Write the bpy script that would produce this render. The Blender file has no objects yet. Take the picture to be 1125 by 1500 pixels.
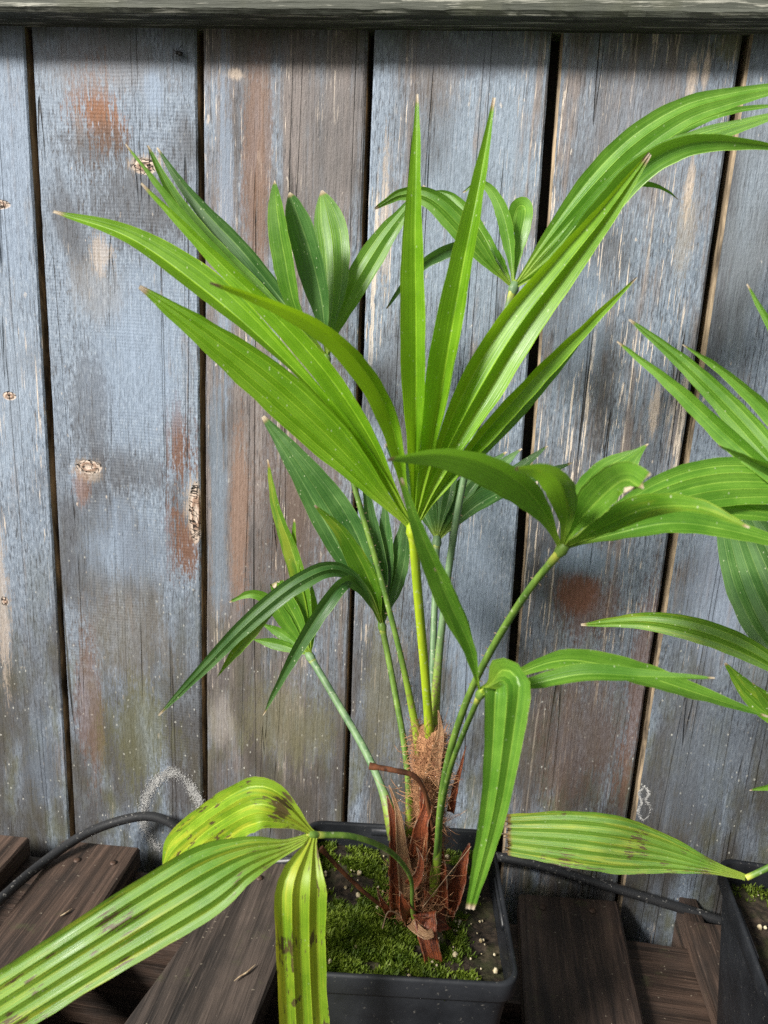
import bpy, math, random
from mathutils import Vector, Matrix, noise as mnoise
rad = math.radians
S = bpy.context.scene
C = S.collection
random.seed(7)

# ------------------------------------------------------------------ camera
D = 0.684                                   # metres from camera to the fence face (y = 0)
CAM = Vector((0.0, -D, 0.684))
F = 1133.0; CX, CY = 562.5, 750.0           # focal length and centre, in photo pixels
RX = Vector((0.99016457, 0.08134318, -0.11383066))
DN = Vector((-0.05110852, 0.96768366, 0.24693369))
FW = Vector((0.13023844, -0.23868727, 0.9623234))
def ray(px, py):
    c = Vector((px-CX, py-CY, F))
    return Vector((RX.dot(c), FW.dot(c), -DN.dot(c)))
def at(px, py, Y):                          # a point of the place: seen at px,py and standing at depth Y
    r = ray(px, py); return CAM + r*((Y+D)/r.y)
def onz(px, py, Z):
    r = ray(px, py); return CAM + r*((Z-CAM.z)/r.z)
def depth_of(p): 
    d = p-CAM; a = Vector((RX.z, FW.z, -DN.z)); return d.dot(a)
cam = bpy.data.cameras.new('camera'); co = bpy.data.objects.new('camera', cam); C.objects.link(co)
xa = Vector((RX.x, FW.x, -DN.x)); ya = -Vector((RX.y, FW.y, -DN.y)); za = -Vector((RX.z, FW.z, -DN.z))
m = Matrix((xa, ya, za)).transposed().to_4x4(); m.translation = CAM
co.matrix_world = m
cam.sensor_fit = 'VERTICAL'; cam.sensor_height = 36.0; cam.lens = 36.0*F/1500.0
cam.clip_start = 0.01; cam.clip_end = 500
cam.dof.use_dof = True; cam.dof.focus_distance = 0.60; cam.dof.aperture_fstop = 12.0
S.camera = co
S.cycles.use_denoising = False      # keep the fine grain of the boards
# ------------------------------------------------------------------ light
SUN_EL, SUN_AZ = 35.0, -40.0                # azimuth of the sun seen from the fence, to the left behind the camera
W = bpy.data.worlds.new('World'); S.world = W; W.use_nodes = True
wn = W.node_tree; wn.nodes.clear()
sky = wn.nodes.new('ShaderNodeTexSky'); sky.sky_type = 'NISHITA'; sky.sun_disc = False
sky.sun_elevation = rad(SUN_EL); sky.sun_rotation = rad(180+40); sky.dust_density = 4; sky.air_density = 1.0
hs = wn.nodes.new('ShaderNodeHueSaturation'); hs.inputs['Saturation'].default_value = 0.45
bg = wn.nodes.new('ShaderNodeBackground'); bg.inputs['Strength'].default_value = 0.05
wo = wn.nodes.new('ShaderNodeOutputWorld')
wn.links.new(sky.outputs[0], hs.inputs['Color']); wn.links.new(hs.outputs[0], bg.inputs[0]); wn.links.new(bg.outputs[0], wo.inputs[0])
sl = bpy.data.lights.new('sun', 'SUN'); sl.energy = 5.0; sl.angle = rad(12); sl.color = (1.0, 0.96, 0.89)
so = bpy.data.objects.new('sun', sl); C.objects.link(so)
sd = Vector((math.sin(rad(SUN_AZ))*math.cos(rad(SUN_EL)), -math.cos(rad(SUN_AZ))*math.cos(rad(SUN_EL)), math.sin(rad(SUN_EL))))
so.rotation_euler = sd.to_track_quat('Z', 'Y').to_euler(); so.location = (-1, -2, 3)
S.view_settings.view_transform = 'Standard'; S.view_settings.look = 'None'
S.view_settings.exposure = 0.75; S.view_settings.gamma = 1.0

# ------------------------------------------------------------------ helpers
def tag(o, label=None, cat=None, group=None, kind=None):
    if label: o['label'] = label
    if cat: o['category'] = cat
    if group: o['group'] = group
    if kind: o['kind'] = kind
    return o
def empty(name, loc=(0,0,0)):
    o = bpy.data.objects.new(name, None); o.empty_display_size = 0.02; C.objects.link(o); o.location = loc; return o
class MB:
    def __init__(s): s.v=[]; s.f=[]; s.mi=[]; s.uv=[]; s.sharp=set()
    def quadstrip(s, rows, closed=False, mi=0, uvs=None):
        b=len(s.v); n=len(rows[0])
        for r in rows: s.v += [tuple(p) for p in r]
        for i in range(len(rows)-1):
            for j in range(n if closed else n-1):
                k=(j+1)%n
                s.f.append((b+i*n+j, b+i*n+k, b+(i+1)*n+k, b+(i+1)*n+j)); s.mi.append(mi)
                if uvs: s.uv.append([uvs[i][j],uvs[i][k],uvs[i+1][k],uvs[i+1][j]])
                else: s.uv.append([(0,0)]*4)
        return b
    def poly(s, pts, mi=0):
        b=len(s.v); s.v += [tuple(p) for p in pts]; s.f.append(tuple(range(b,b+len(pts)))); s.mi.append(mi); s.uv.append([(0,0)]*len(pts))
    def box(s, lo, hi, mi=0):
        x0,y0,z0=lo; x1,y1,z1=hi; b=len(s.v)
        s.v += [(x0,y0,z0),(x1,y0,z0),(x1,y1,z0),(x0,y1,z0),(x0,y0,z1),(x1,y0,z1),(x1,y1,z1),(x0,y1,z1)]
        for q in ((3,2,1,0),(4,5,6,7),(0,1,5,4),(1,2,6,5),(2,3,7,6),(3,0,4,7)):
            s.f.append(tuple(b+i for i in q)); s.mi.append(mi); s.uv.append([(0,0)]*4)
    def tube(s, pts, rads, n=8, mi=0, cap=True, flat=1.0):
        rows=[]; uvs=[]; ref=None
        for i,p in enumerate(pts):
            a=pts[max(i-1,0)]; c=pts[min(i+1,len(pts)-1)]; t=(c-a).normalized()
            if ref is None:
                ref=t.orthogonal().normalized()
            x=(ref-t*ref.dot(t)).normalized(); ref=x; y=t.cross(x)
            rows.append([p+(x*math.cos(2*math.pi*k/n)+y*flat*math.sin(2*math.pi*k/n))*rads[i] for k in range(n)])
            uvs.append([(k/n*4, i/(len(pts)-1)) for k in range(n)])
        s.quadstrip(rows, True, mi, uvs)
        if cap: s.poly(list(reversed(rows[0])),mi); s.poly(rows[-1],mi)
    def build(s, name, mats, parent=None, smooth=True, sharp=None):
        me=bpy.data.meshes.new(name); me.from_pydata(s.v,[],s.f)
        if not isinstance(mats,(list,tuple)): mats=[mats]
        for mm in mats: me.materials.append(mm)
        me.polygons.foreach_set('material_index', s.mi)
        me.polygons.foreach_set('use_smooth', [smooth]*len(s.f))
        ul=me.uv_layers.new(name='UVMap'); flat=[]
        for q in s.uv:
            for u in q: flat += [u[0],u[1]]
        ul.data.foreach_set('uv', flat)
        if s.sharp:
            for e in me.edges:
                if tuple(sorted(e.vertices)) in s.sharp: e.use_edge_sharp=True
        me.update()
        o=bpy.data.objects.new(name,me); C.objects.link(o)
        if parent: o.parent=parent; o.matrix_parent_inverse=Matrix.Translation(-parent.matrix_world.translation) if parent.type=='EMPTY' else Matrix()
        if parent and parent.type=='EMPTY': o.matrix_parent_inverse=Matrix.Translation(-Vector(parent.location))
        return o
def catmull(pts, n):
    P=[pts[0]*2-pts[1]]+list(pts)+[pts[-1]*2-pts[-2]]
    out=[]; segs=len(pts)-1
    L=[(pts[i+1]-pts[i]).length for i in range(segs)]; T=sum(L); acc=[0]
    for l in L: acc.append(acc[-1]+l)
    for k in range(n+1):
        d=T*k/n; i=0
        while i<segs-1 and d>acc[i+1]: i+=1
        u=min(1,max(0,(d-acc[i])/max(L[i],1e-9)))
        a,b,c,e=P[i],P[i+1],P[i+2],P[i+3]
        out.append(0.5*((2*b)+(c-a)*u+(2*a-5*b+4*c-e)*u*u+(3*b-a-3*c+e)*u*u*u))
    return out
def sstep(a,b,x):
    t=min(1,max(0,(x-a)/(b-a))); return t*t*(3-2*t)
def nz(x,y=0,z=0): return mnoise.noise(Vector((x,y,z)))

# ------------------------------------------------------------------ materials
class NT:
    def __init__(s, name):
        s.m=bpy.data.materials.new(name); s.m.use_nodes=True; s.t=s.m.node_tree; s.t.nodes.clear()
        s.out=s.t.nodes.new('ShaderNodeOutputMaterial')
    def n(s,k,**p):
        x=s.t.nodes.new(k)
        for a,b in p.items(): setattr(x,a,b)
        return x
    def L(s,a,b): s.t.links.new(a,b)
    def setin(s,sock,v):
        if hasattr(v,'is_output'): s.L(v,sock)
        elif isinstance(v,(tuple,list)):
            sock.default_value = tuple(v)+(1,) if (len(v)==3 and sock.type=='RGBA') else tuple(v)
        else: sock.default_value=v
    def math(s,op,a,b=0.0,c=None,clamp=False):
        x=s.n('ShaderNodeMath',operation=op,use_clamp=clamp); s.setin(x.inputs[0],a); s.setin(x.inputs[1],b)
        if c is not None: s.setin(x.inputs[2],c)
        return x.outputs[0]
    def vm(s,op,a,b=(0,0,0)):
        x=s.n('ShaderNodeVectorMath',operation=op); s.setin(x.inputs[0],a); s.setin(x.inputs[1],b)
        return x.outputs['Value'] if op in('LENGTH','DISTANCE','DOT_PRODUCT') else x.outputs[0]
    def pos(s): return s.n('ShaderNodeNewGeometry').outputs['Position']
    def uv(s): return s.n('ShaderNodeUVMap').outputs[0]
    def sep(s,v):
        x=s.n('ShaderNodeSeparateXYZ'); s.L(v,x.inputs[0]); return x.outputs
    def comb(s,x,y,z=0.0):
        c=s.n('ShaderNodeCombineXYZ'); s.setin(c.inputs[0],x); s.setin(c.inputs[1],y); s.setin(c.inputs[2],z); return c.outputs[0]
    def noise(s,v,scale=1.0,detail=3.0,rough=0.55,dist=0.0):
        x=s.n('ShaderNodeTexNoise'); s.L(v,x.inputs['Vector']); x.inputs['Scale'].default_value=scale; x.inputs['Detail'].default_value=detail
        x.inputs['Roughness'].default_value=rough; x.inputs['Distortion'].default_value=dist; return x.outputs['Fac']
    def vor(s,v,scale=1.0,rnd=1.0):
        x=s.n('ShaderNodeTexVoronoi'); s.L(v,x.inputs['Vector']); x.inputs['Scale'].default_value=scale; x.inputs['Randomness'].default_value=rnd; return x.outputs
    def rng(s,v,a,b,lo=0.0,hi=1.0,smooth=True):
        x=s.n('ShaderNodeMapRange'); x.interpolation_type='SMOOTHSTEP' if smooth else 'LINEAR'
        s.setin(x.inputs['Value'],v); 
        for k,q in zip(('From Min','From Max','To Min','To Max'),(a,b,lo,hi)): s.setin(x.inputs[k],q)
        return x.outputs[0]
    def mix(s,f,a,b,mode='MIX'):
        x=s.n('ShaderNodeMix',data_type='RGBA',blend_type=mode); s.setin(x.inputs[0],f); s.setin(x.inputs[6],a); s.setin(x.inputs[7],b); return x.outputs[2]
    def bump(s,h,strength=0.5,dist=0.001,normal=None):
        x=s.n('ShaderNodeBump'); s.setin(x.inputs['Height'],h); x.inputs['Strength'].default_value=strength; x.inputs['Distance'].default_value=dist
        if normal: s.L(normal,x.inputs['Normal'])
        return x.outputs[0]
    def done(s,color,rough=0.6,normal=None,spec=0.5,trans=None,transfac=0.3,metal=0.0):
        p=s.n('ShaderNodeBsdfPrincipled'); s.setin(p.inputs['Base Color'],color); s.setin(p.inputs['Roughness'],rough)
        p.inputs['Specular IOR Level'].default_value=spec; p.inputs['Metallic'].default_value=metal
        if normal: s.L(normal,p.inputs['Normal'])
        sh=p.outputs[0]
        if trans is not None:
            t=s.n('ShaderNodeBsdfTranslucent'); s.setin(t.inputs[0],trans)
            if normal: s.L(normal,t.inputs['Normal'])
            mx=s.n('ShaderNodeMixShader'); s.setin(mx.inputs[0],transfac); s.L(sh,mx.inputs[1]); s.L(t.outputs[0],mx.inputs[2]); sh=mx.outputs[0]
        s.L(sh,s.out.inputs[0]); return s.m

def plank_mat(name, seed, blue=0.6, brown=0.4, streak=0.5, ribs=0.0, stains=(), tone=1.0, knots=()):
    k=NT(name); P=k.pos(); PX,PY,PZ=k.sep(P)
    Ps=k.vm('ADD',P,(seed*3.17,seed*1.3,seed*5.71))
    gr=k.noise(k.vm('MULTIPLY',Ps,(55,20,2.2)),1,4,0.6,0.3)           # broad grain
    fg=k.noise(k.vm('MULTIPLY',Ps,(330,50,7)),1,4,0.7)               # fine fibres
    mot=k.noise(k.vm('MULTIPLY',Ps,(480,60,130)),1,4,0.8)            # mottled peeling
    big=k.noise(k.vm('MULTIPLY',Ps,(11,5,4.5)),1,4,0.6,0.4)
    mid=k.noise(k.vm('MULTIPLY',Ps,(40,10,14)),1,4,0.65)
    # coats of paint
    bl=k.mix(big,(0.105*tone,0.135*tone,0.18*tone),(0.20*tone,0.245*tone,0.305*tone))
    bl=k.mix(k.rng(mot,0.46,0.64),bl,(0.245*tone,0.29*tone,0.35*tone))
    bl=k.mix(k.math('MULTIPLY',k.rng(mot,0.44,0.36),0.75),bl,(0.04,0.045,0.055))
    wd=k.mix(k.rng(gr,0.3,0.7),(0.045,0.032,0.027),(0.17,0.125,0.10))
    wd=k.mix(k.math('MULTIPLY',k.rng(fg,0.40,0.68),0.55),wd,(0.24,0.205,0.185))
    # where the paint has gone
    e=k.math('ADD',k.math('ADD',k.math('MULTIPLY',gr,0.55),k.math('MULTIPLY',mid,0.5)),k.math('ADD',k.math('MULTIPLY',big,0.7),k.math('MULTIPLY',fg,0.45)))
    gone=k.rng(e,1.23-0.42*brown,1.43-0.42*brown)
    col=k.mix(k.math('MULTIPLY',gone,0.8),bl,wd)
    # soft dark weather patches
    dk=k.noise(k.vm('MULTIPLY',Ps,(17,5,6)),1,3,0.6,0.5)
    col=k.mix(k.math('MULTIPLY',k.rng(dk,0.46,0.70),0.72),col,(0.05,0.046,0.046))
    # pale bare streaks along the fibres
    st=k.noise(k.vm('MULTIPLY',Ps,(270,30,2.6)),1,2,0.5)
    sb=k.noise(k.vm('MULTIPLY',Ps,(420,30,38)),1,2,0.6)
    sm=k.noise(k.vm('MULTIPLY',Ps,(24,10,5)),1,3,0.6)
    thr=0.66-0.05*streak
    stm=k.math('MULTIPLY',k.math('MULTIPLY',k.rng(st,thr-0.02,thr+0.01),k.rng(sb,0.42,0.48)),k.rng(sm,0.66-0.3*streak,0.76-0.3*streak))
    s5=k.noise(k.vm('MULTIPLY',Ps,(560,30,26)),1,3,0.6)
    stm=k.math('MAXIMUM',stm,k.math('MULTIPLY',k.rng(s5,0.605,0.635),k.rng(sm,0.62-0.3*streak,0.74-0.3*streak)))
    col=k.mix(k.math('MULTIPLY',stm,0.92),col,(0.55,0.475,0.40))
    # pale flakes
    fl=k.noise(k.vm('MULTIPLY',Ps,(190,60,75)),1,2,0.5)
    col=k.mix(k.math('MULTIPLY',k.rng(fl,0.70,0.75),0.8),col,(0.47,0.42,0.37))
    d6=k.noise(k.vm('MULTIPLY',Ps,(620,50,42)),1,3,0.7)
    col=k.mix(k.math('MULTIPLY',k.rng(d6,0.56,0.62),0.7),col,(0.03,0.028,0.03))
    # long drying cracks
    cr=k.noise(k.vm('MULTIPLY',Ps,(62,10,1.1)),1,1.5,0.4,0.2)
    crm=k.rng(k.math('ABSOLUTE',k.math('SUBTRACT',cr,0.60)),0.010,0.0025)
    crm=k.math('MULTIPLY',crm,k.rng(big,0.42,0.55))
    col=k.mix(k.math('MULTIPLY',crm,0.85),col,(0.018,0.015,0.013))
    h=k.math('ADD',k.math('MULTIPLY',fg,0.6),k.math('MULTIPLY',mot,0.55))
    h=k.math('SUBTRACT',k.math('ADD',h,k.math('MULTIPLY',gr,0.8)),k.math('MULTIPLY',crm,1.5))
    if ribs:
        wv=k.math('SINE',k.math('ADD',k.math('MULTIPLY',PZ,2100.0),k.math('MULTIPLY',big,14.0)))
        rb=k.math('MULTIPLY',wv,k.rng(k.noise(Ps,9,2),0.42,0.6))
        h=k.math('ADD',h,k.math('MULTIPLY',rb,0.03*ribs))
    # olive algae low down, plus patchy darkening towards the bottom
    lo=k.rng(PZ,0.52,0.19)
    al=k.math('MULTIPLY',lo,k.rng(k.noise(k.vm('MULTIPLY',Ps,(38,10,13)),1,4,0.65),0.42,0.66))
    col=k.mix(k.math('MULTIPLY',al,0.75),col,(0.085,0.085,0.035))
    wet=k.math('MULTIPLY',lo,k.rng(k.noise(k.vm('MULTIPLY',Ps,(22,5,5)),1,3,0.6),0.30,0.58))  # mask of a dark brown tone, stronger towards the bottom
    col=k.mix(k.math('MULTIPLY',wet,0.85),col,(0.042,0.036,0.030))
    # patchy dark olive tone, stronger towards the top of the boards
    top=k.math('MULTIPLY',k.rng(PZ,0.865,0.905),k.rng(k.noise(Ps,30,3),0.35,0.6))
    col=k.mix(k.math('MULTIPLY',top,0.55),col,(0.05,0.055,0.025))
    # splashed white specks
    v=k.vor(k.vm('MULTIPLY',k.vm('ADD',Ps,k.vm('MULTIPLY',k.comb(mot,0.0,mid),(0.004,0,0.006))),(1.3,0.4,0.75)),230)
    sp=k.math('MULTIPLY',k.rng(v['Distance'],0.26,0.12),k.rng(k.sep(v['Color'])[0],0.86,0.9))
    sp=k.math('MULTIPLY',sp,k.rng(PZ,0.75,0.2,0.25,1.0))
    col=k.mix(k.math('MULTIPLY',sp,0.75),col,(0.46,0.46,0.42))
    # single stains, each with its own outline
    for (cx,cz,rx,rz,c,amt,rag) in stains:
        d=k.vm('LENGTH',k.vm('MULTIPLY',k.vm('SUBTRACT',P,(cx,0,cz)),(1/rx,0,1/rz)))
        nn=k.math('ADD',k.math('MULTIPLY',k.math('SUBTRACT',mid,0.5),rag),k.math('MULTIPLY',k.math('SUBTRACT',mot,0.5),rag*1.3))
        nn=k.math('ADD',nn,k.math('MULTIPLY',k.math('SUBTRACT',fg,0.5),rag*1.1))
        f=k.rng(k.math('ADD',d,nn),1.1,0.45)
        cc=k.mix(mot,tuple(q*0.55 for q in c),tuple(min(1,q*1.35) for q in c))
        col=k.mix(k.math('MULTIPLY',f,amt),col,cc)
    for (cx,cz,rx,rz) in knots:
        q=k.vm('MULTIPLY',k.vm('SUBTRACT',P,(cx,0,cz)),(1/rx,0,1/rz))
        d=k.math('ADD',k.vm('LENGTH',q),k.math('MULTIPLY',k.math('SUBTRACT',mid,0.5),0.7))
        ring=k.math('SINE',k.math('ADD',k.math('MULTIPLY',d,8.0),k.math('MULTIPLY',mid,9.0)))
        f=k.rng(d,1.05,0.8)
        kc=k.mix(k.rng(ring,-0.2,0.9),(0.42,0.34,0.28),(0.25,0.165,0.12))
        crk=k.rng(k.math('ABSOLUTE',k.math('SUBTRACT',k.noise(k.vm('MULTIPLY',Ps,(110,10,150)),1,2,0.5,0.6),0.5)),0.035,0.012)
        kc=k.mix(k.math('MULTIPLY',crk,0.95),kc,(0.012,0.009,0.008))
        col=k.mix(f,col,kc)
        h=k.math('SUBTRACT',h,k.math('MULTIPLY',k.math('MULTIPLY',f,crk),2.0))
        h=k.math('ADD',h,k.math('MULTIPLY',k.math('MULTIPLY',f,ring),0.3))
    return k.done(col,k.rng(mot,0.3,0.7,0.5,0.75),k.bump(h,1.0,0.0014),0.35)

def wood_mat(name, seed, dark=(0.028,0.018,0.013), light=(0.115,0.075,0.052), axis='Y', rough=0.5, pale=0.5):
    k=NT(name); P=k.pos(); Ps=k.vm('ADD',P,(seed*2.3,seed*4.1,seed*1.9))
    s=(75,4,75) if axis=='Y' else (4,75,75)
    s2=(420,16,420) if axis=='Y' else (16,420,420)
    gr=k.noise(k.vm('MULTIPLY',Ps,s),1,4,0.6,0.6); fg=k.noise(k.vm('MULTIPLY',Ps,s2),1,3,0.65)
    big=k.noise(Ps,14,4,0.6)
    col=k.mix(k.rng(gr,0.3,0.72),dark,light)
    col=k.mix(k.math('MULTIPLY',k.rng(fg,0.5,0.75),0.45),col,tuple(min(1,q*2.1) for q in light))
    col=k.mix(k.math('MULTIPLY',k.rng(big,0.45,0.7),0.55),col,tuple(q*0.55 for q in dark))
    al=k.rng(k.noise(Ps,32,4,0.7),0.58,0.72)
    col=k.mix(k.math('MULTIPLY',al,0.4),col,(0.06,0.065,0.028))
    v=k.vor(k.vm('ADD',Ps,k.vm('MULTIPLY',k.comb(fg,gr,big),(0.006,0.006,0))),240); sp=k.math('MULTIPLY',k.rng(v['Distance'],0.2,0.11),k.rng(k.sep(v['Color'])[0],0.86,0.9))
    col=k.mix(k.math('MULTIPLY',sp,pale),col,(0.30,0.26,0.2))
    h=k.math('ADD',k.math('MULTIPLY',gr,1.2),k.math('MULTIPLY',fg,0.6))
    return k.done(col,k.rng(big,0.3,0.7,rough-0.1,rough+0.2),k.bump(h,0.9,0.0016),0.45)

def leaf_mat(name, lo, hi, trans, tfac=0.35, yellow=0.0, brown=0.0, tip=0.965, rough=0.38, dust=0.5, tipc=((0.30,0.20,0.09),(0.56,0.48,0.36))):
    k=NT(name); U=k.uv(); u,v,_=k.sep(U); P=k.pos()
    oi=k.n('ShaderNodeObjectInfo'); rnd=oi.outputs['Random']
    n1=k.noise(P,45,3,0.6); fine=k.noise(k.comb(k.math('MULTIPLY',u,9.0),k.math('MULTIPLY',v,1.2),rnd),1,2,0.6)
    str_=k.noise(k.comb(k.math('MULTIPLY',u,1.3),k.math('MULTIPLY',v,3.0),k.math('MULTIPLY',rnd,20.0)),1,4,0.65)
    col=k.mix(k.rng(k.math('ADD',k.math('MULTIPLY',n1,0.5),k.math('MULTIPLY',fine,0.6)),0.35,0.75),lo,hi)
    col=k.mix(k.math('MULTIPLY',rnd,0.35),col,tuple(q*0.7 for q in lo))
    fr=k.math('ABSOLUTE',k.math('SUBTRACT',k.math('FRACT',k.math('ADD',u,0.5)),0.5))   # 0 on each rib
    rib=k.rng(fr,0.075,0.02)
    col=k.mix(k.math('MULTIPLY',k.rng(fine,0.55,0.75),0.4),col,(hi[0]*1.6+0.03,hi[1]*1.3+0.03,hi[2]*1.6+0.015))
    col=k.mix(k.math('MULTIPLY',k.math('MULTIPLY',rib,k.rng(n1,0.35,0.6,0.35,1.0)),0.6),col,(hi[0]*1.9+0.05,hi[1]*1.5+0.05,hi[2]*1.8+0.02))
    base=k.rng(v,0.22,0.0); col=k.mix(k.math('MULTIPLY',base,0.6),col,(0.33,0.42,0.05))
    tcol=k.mix(0.0,trans,trans)
    if yellow:
        y=k.math('MULTIPLY',k.rng(k.math('ADD',str_,k.math('MULTIPLY',v,0.10)),0.62-0.25*yellow,0.78-0.25*yellow),min(1,yellow*1.1))
        col=k.mix(y,col,(0.58,0.54,0.05)); tcol=k.mix(y,tcol,(0.75,0.65,0.04))
    if brown:
        s2=k.noise(k.comb(k.math('MULTIPLY',u,3.2),k.math('MULTIPLY',v,14.0),k.math('MULTIPLY',rnd,31.0)),1,4,0.6)
        s3=k.noise(P,42,3,0.6)
        b=k.rng(k.math('ADD',k.math('MULTIPLY',s2,0.55),k.math('MULTIPLY',s3,0.65)),0.80-0.13*brown,0.825-0.13*brown)
        col=k.mix(k.math('MULTIPLY',b,0.88),col,(0.085,0.042,0.03)); tcol=k.mix(k.math('MULTIPLY',b,0.9),tcol,(0.06,0.03,0.02))
    t=k.rng(k.math('ADD',v,k.math('MULTIPLY',k.math('SUBTRACT',n1,0.5),0.03)),tip,tip+0.022)
    tc=k.mix(k.rng(v,0.97,1.0),*tipc)
    col=k.mix(t,col,tc); tcol=k.mix(t,tcol,(0.2,0.12,0.05))
    vv=k.vor(k.vm('MULTIPLY',P,(1,1,0.7)),430); sp=k.math('MULTIPLY',k.rng(vv['Distance'],0.26,0.10),k.rng(k.sep(vv['Color'])[0],0.84,0.9))
    col=k.mix(k.math('MULTIPLY',sp,dust),col,(0.50,0.55,0.36))
    scr=k.noise(k.comb(k.math('MULTIPLY',u,5.0),k.math('MULTIPLY',v,14.0),rnd),1,3,0.7)
    col=k.mix(k.math('MULTIPLY',k.rng(scr,0.62,0.75),0.22*dust),col,(0.45,0.5,0.38))
    nerve=k.math('SINE',k.math('MULTIPLY',u,44.0))
    h=k.math('ADD',k.math('MULTIPLY',nerve,0.07),k.math('ADD',k.math('MULTIPLY',fine,0.8),k.math('MULTIPLY',rib,-0.9)))
    return k.done(col,k.rng(n1,0.3,0.7,rough-0.06,rough+0.14),k.bump(h,0.45,0.0006),0.5,tcol,tfac)

def stalk_mat(name, lo, hi):
    k=NT(name); U=k.uv(); u,v,_=k.sep(U); P=k.pos()
    n=k.noise(k.vm('MULTIPLY',P,(160,160,25)),1,3,0.6); n2=k.noise(P,330,2,0.6)
    col=k.mix(k.rng(n,0.3,0.7),lo,hi)
    col=k.mix(k.math('MULTIPLY',k.rng(n2,0.62,0.70),0.45),col,(0.45,0.48,0.32))
    col=k.mix(k.rng(v,0.04,0.0),col,(0.45,0.47,0.08))
    col=k.mix(k.math('MULTIPLY',k.rng(v,0.72,0.92),0.75),col,k.mix(k.rng(n2,0.5,0.62),(0.26,0.36,0.02),(0.20,0.14,0.05)))
    return k.done(col,0.5,k.bump(n,0.4,0.0006),0.35,hi,0.15)

def simple_mat(name, a, b, scale=60, rough=0.6, bump=0.4, stretch=(1,1,1), dist=0.001, spec=0.4, trans=None):
    k=NT(name); P=k.pos(); n=k.noise(k.vm('MULTIPLY',P,stretch),scale,4,0.65,0.3)
    return k.done(k.mix(k.rng(n,0.3,0.7),a,b),rough,k.bump(n,bump,dist),spec,trans,0.3)

# ------------------------------------------------------------------ the setting
g=MB(); nx=24
gm=simple_mat('ground_concrete',(0.035,0.031,0.026),(0.09,0.082,0.07),35,0.85,0.5,(1,1,1),0.003)
g.poly([(-120,-120,0),(120,-120,0),(120,120,0),(-120,120,0)])
tag(g.build('ground',gm,smooth=False),kind='structure')

ZT=0.903                                   # underside of the fence rail
fence=empty('wooden_fence',(0,0,0))
tag(fence,'weathered fence of blue painted upright boards under a grey rail','fence')
def U(px,py): p=at(px,py,0.0); return p.x,p.z
RUST=(0.20,0.085,0.035); BROWN=(0.13,0.065,0.04); PALE=(0.46,0.38,0.31); DK=(0.05,0.042,0.038); BLUE=(0.22,0.28,0.37); OLV=(0.11,0.11,0.045)
def stn(px,py,rx,ry,c,amt,rag=1.6):
    x,z=U(px,py); return (x,z,rx*D/F,ry*D/F,c,amt,rag)
def knt(px,py,rx,ry):
    x,z=U(px,py); return (x,z,rx*D/F,ry*D/F)
SL=[stn(10,250,60,210,BLUE,0.5),stn(20,560,40,160,(0.27,0.33,0.41),0.5),stn(3,880,14,160,PALE,0.5,2.5),stn(60,1120,40,90,(0.09,0.11,0.14),0.6)]
S0=[stn(140,165,40,62,RUST,0.95,2.8),stn(135,215,60,40,DK,0.6),stn(195,300,90,70,DK,0.55),stn(150,95,110,50,(0.20,0.20,0.215),0.6),stn(225,130,16,30,BLUE,0.8),
    stn(262,655,28,70,BROWN,0.95,2.4),stn(270,800,26,80,BROWN,0.95,2.4),stn(282,742,18,48,PALE,0.75),stn(190,690,75,45,DK,0.5),stn(128,690,26,20,PALE,0.7),stn(120,715,18,35,RUST,0.5),
    stn(200,560,90,130,BLUE,0.5),stn(130,610,40,120,DK,0.4),stn(180,800,75,80,BLUE,0.45),stn(185,930,90,110,(0.13,0.115,0.095),0.55),stn(130,1040,30,160,BROWN,0.5),
    stn(215,240,26,14,PALE,0.7),stn(225,480,80,100,BLUE,0.45),stn(140,420,45,60,(0.24,0.22,0.2),0.35),stn(150,370,18,30,PALE,0.5,2.5),stn(205,1080,70,120,OLV,0.45),stn(262,1150,40,60,DK,0.6)]
S1=[stn(375,230,24,170,(0.17,0.095,0.06),0.7),stn(330,330,16,300,BLUE,0.6),stn(350,740,20,170,(0.20,0.125,0.09),0.75),stn(320,760,16,220,(0.14,0.17,0.21),0.8),
    stn(450,700,80,230,(0.115,0.075,0.055),0.6),stn(470,200,70,150,(0.15,0.14,0.14),0.4),stn(420,1060,90,90,(0.14,0.13,0.075),0.55),stn(345,108,14,9,PALE,0.8),stn(325,1060,22,55,(0.23,0.21,0.19),0.6),stn(420,70,120,28,DK,0.45)]
S2=[stn(700,300,90,200,(0.20,0.25,0.31),0.5),stn(640,110,40,60,(0.16,0.12,0.09),0.4),stn(565,330,10,90,PALE,0.55,2.6),stn(700,900,50,180,(0.19,0.24,0.31),0.65),stn(560,1010,30,170,(0.15,0.14,0.09),0.5),
    stn(600,700,30,200,(0.13,0.085,0.06),0.5),stn(680,80,110,30,(0.13,0.14,0.17),0.6)]
S3=[stn(860,890,50,60,BROWN,0.6),stn(850,820,60,26,(0.19,0.25,0.33),0.7),stn(1015,115,7,30,PALE,0.9),stn(1035,100,5,22,PALE,0.9),stn(1010,280,7,45,PALE,0.9),
    stn(960,600,10,40,PALE,0.75),stn(1005,340,16,70,(0.30,0.26,0.21),0.5),stn(885,560,20,110,DK,0.6),stn(850,1080,80,150,(0.10,0.065,0.05),0.6),stn(930,200,100,120,(0.15,0.15,0.165),0.5),
    stn(935,1010,22,220,BROWN,0.55),stn(860,470,40,80,(0.18,0.23,0.3),0.5),stn(1080,65,30,20,OLV,0.7),stn(900,1220,60,60,DK,0.5),stn(846,872,38,40,(0.17,0.075,0.045),0.88,0.6)]
S4=[stn(1050,860,60,120,(0.20,0.24,0.31),0.55),stn(1100,330,40,200,(0.19,0.22,0.25),0.5),stn(1030,1130,70,120,(0.10,0.12,0.15),0.5),stn(960,1250,60,40,DK,0.6)]
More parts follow.
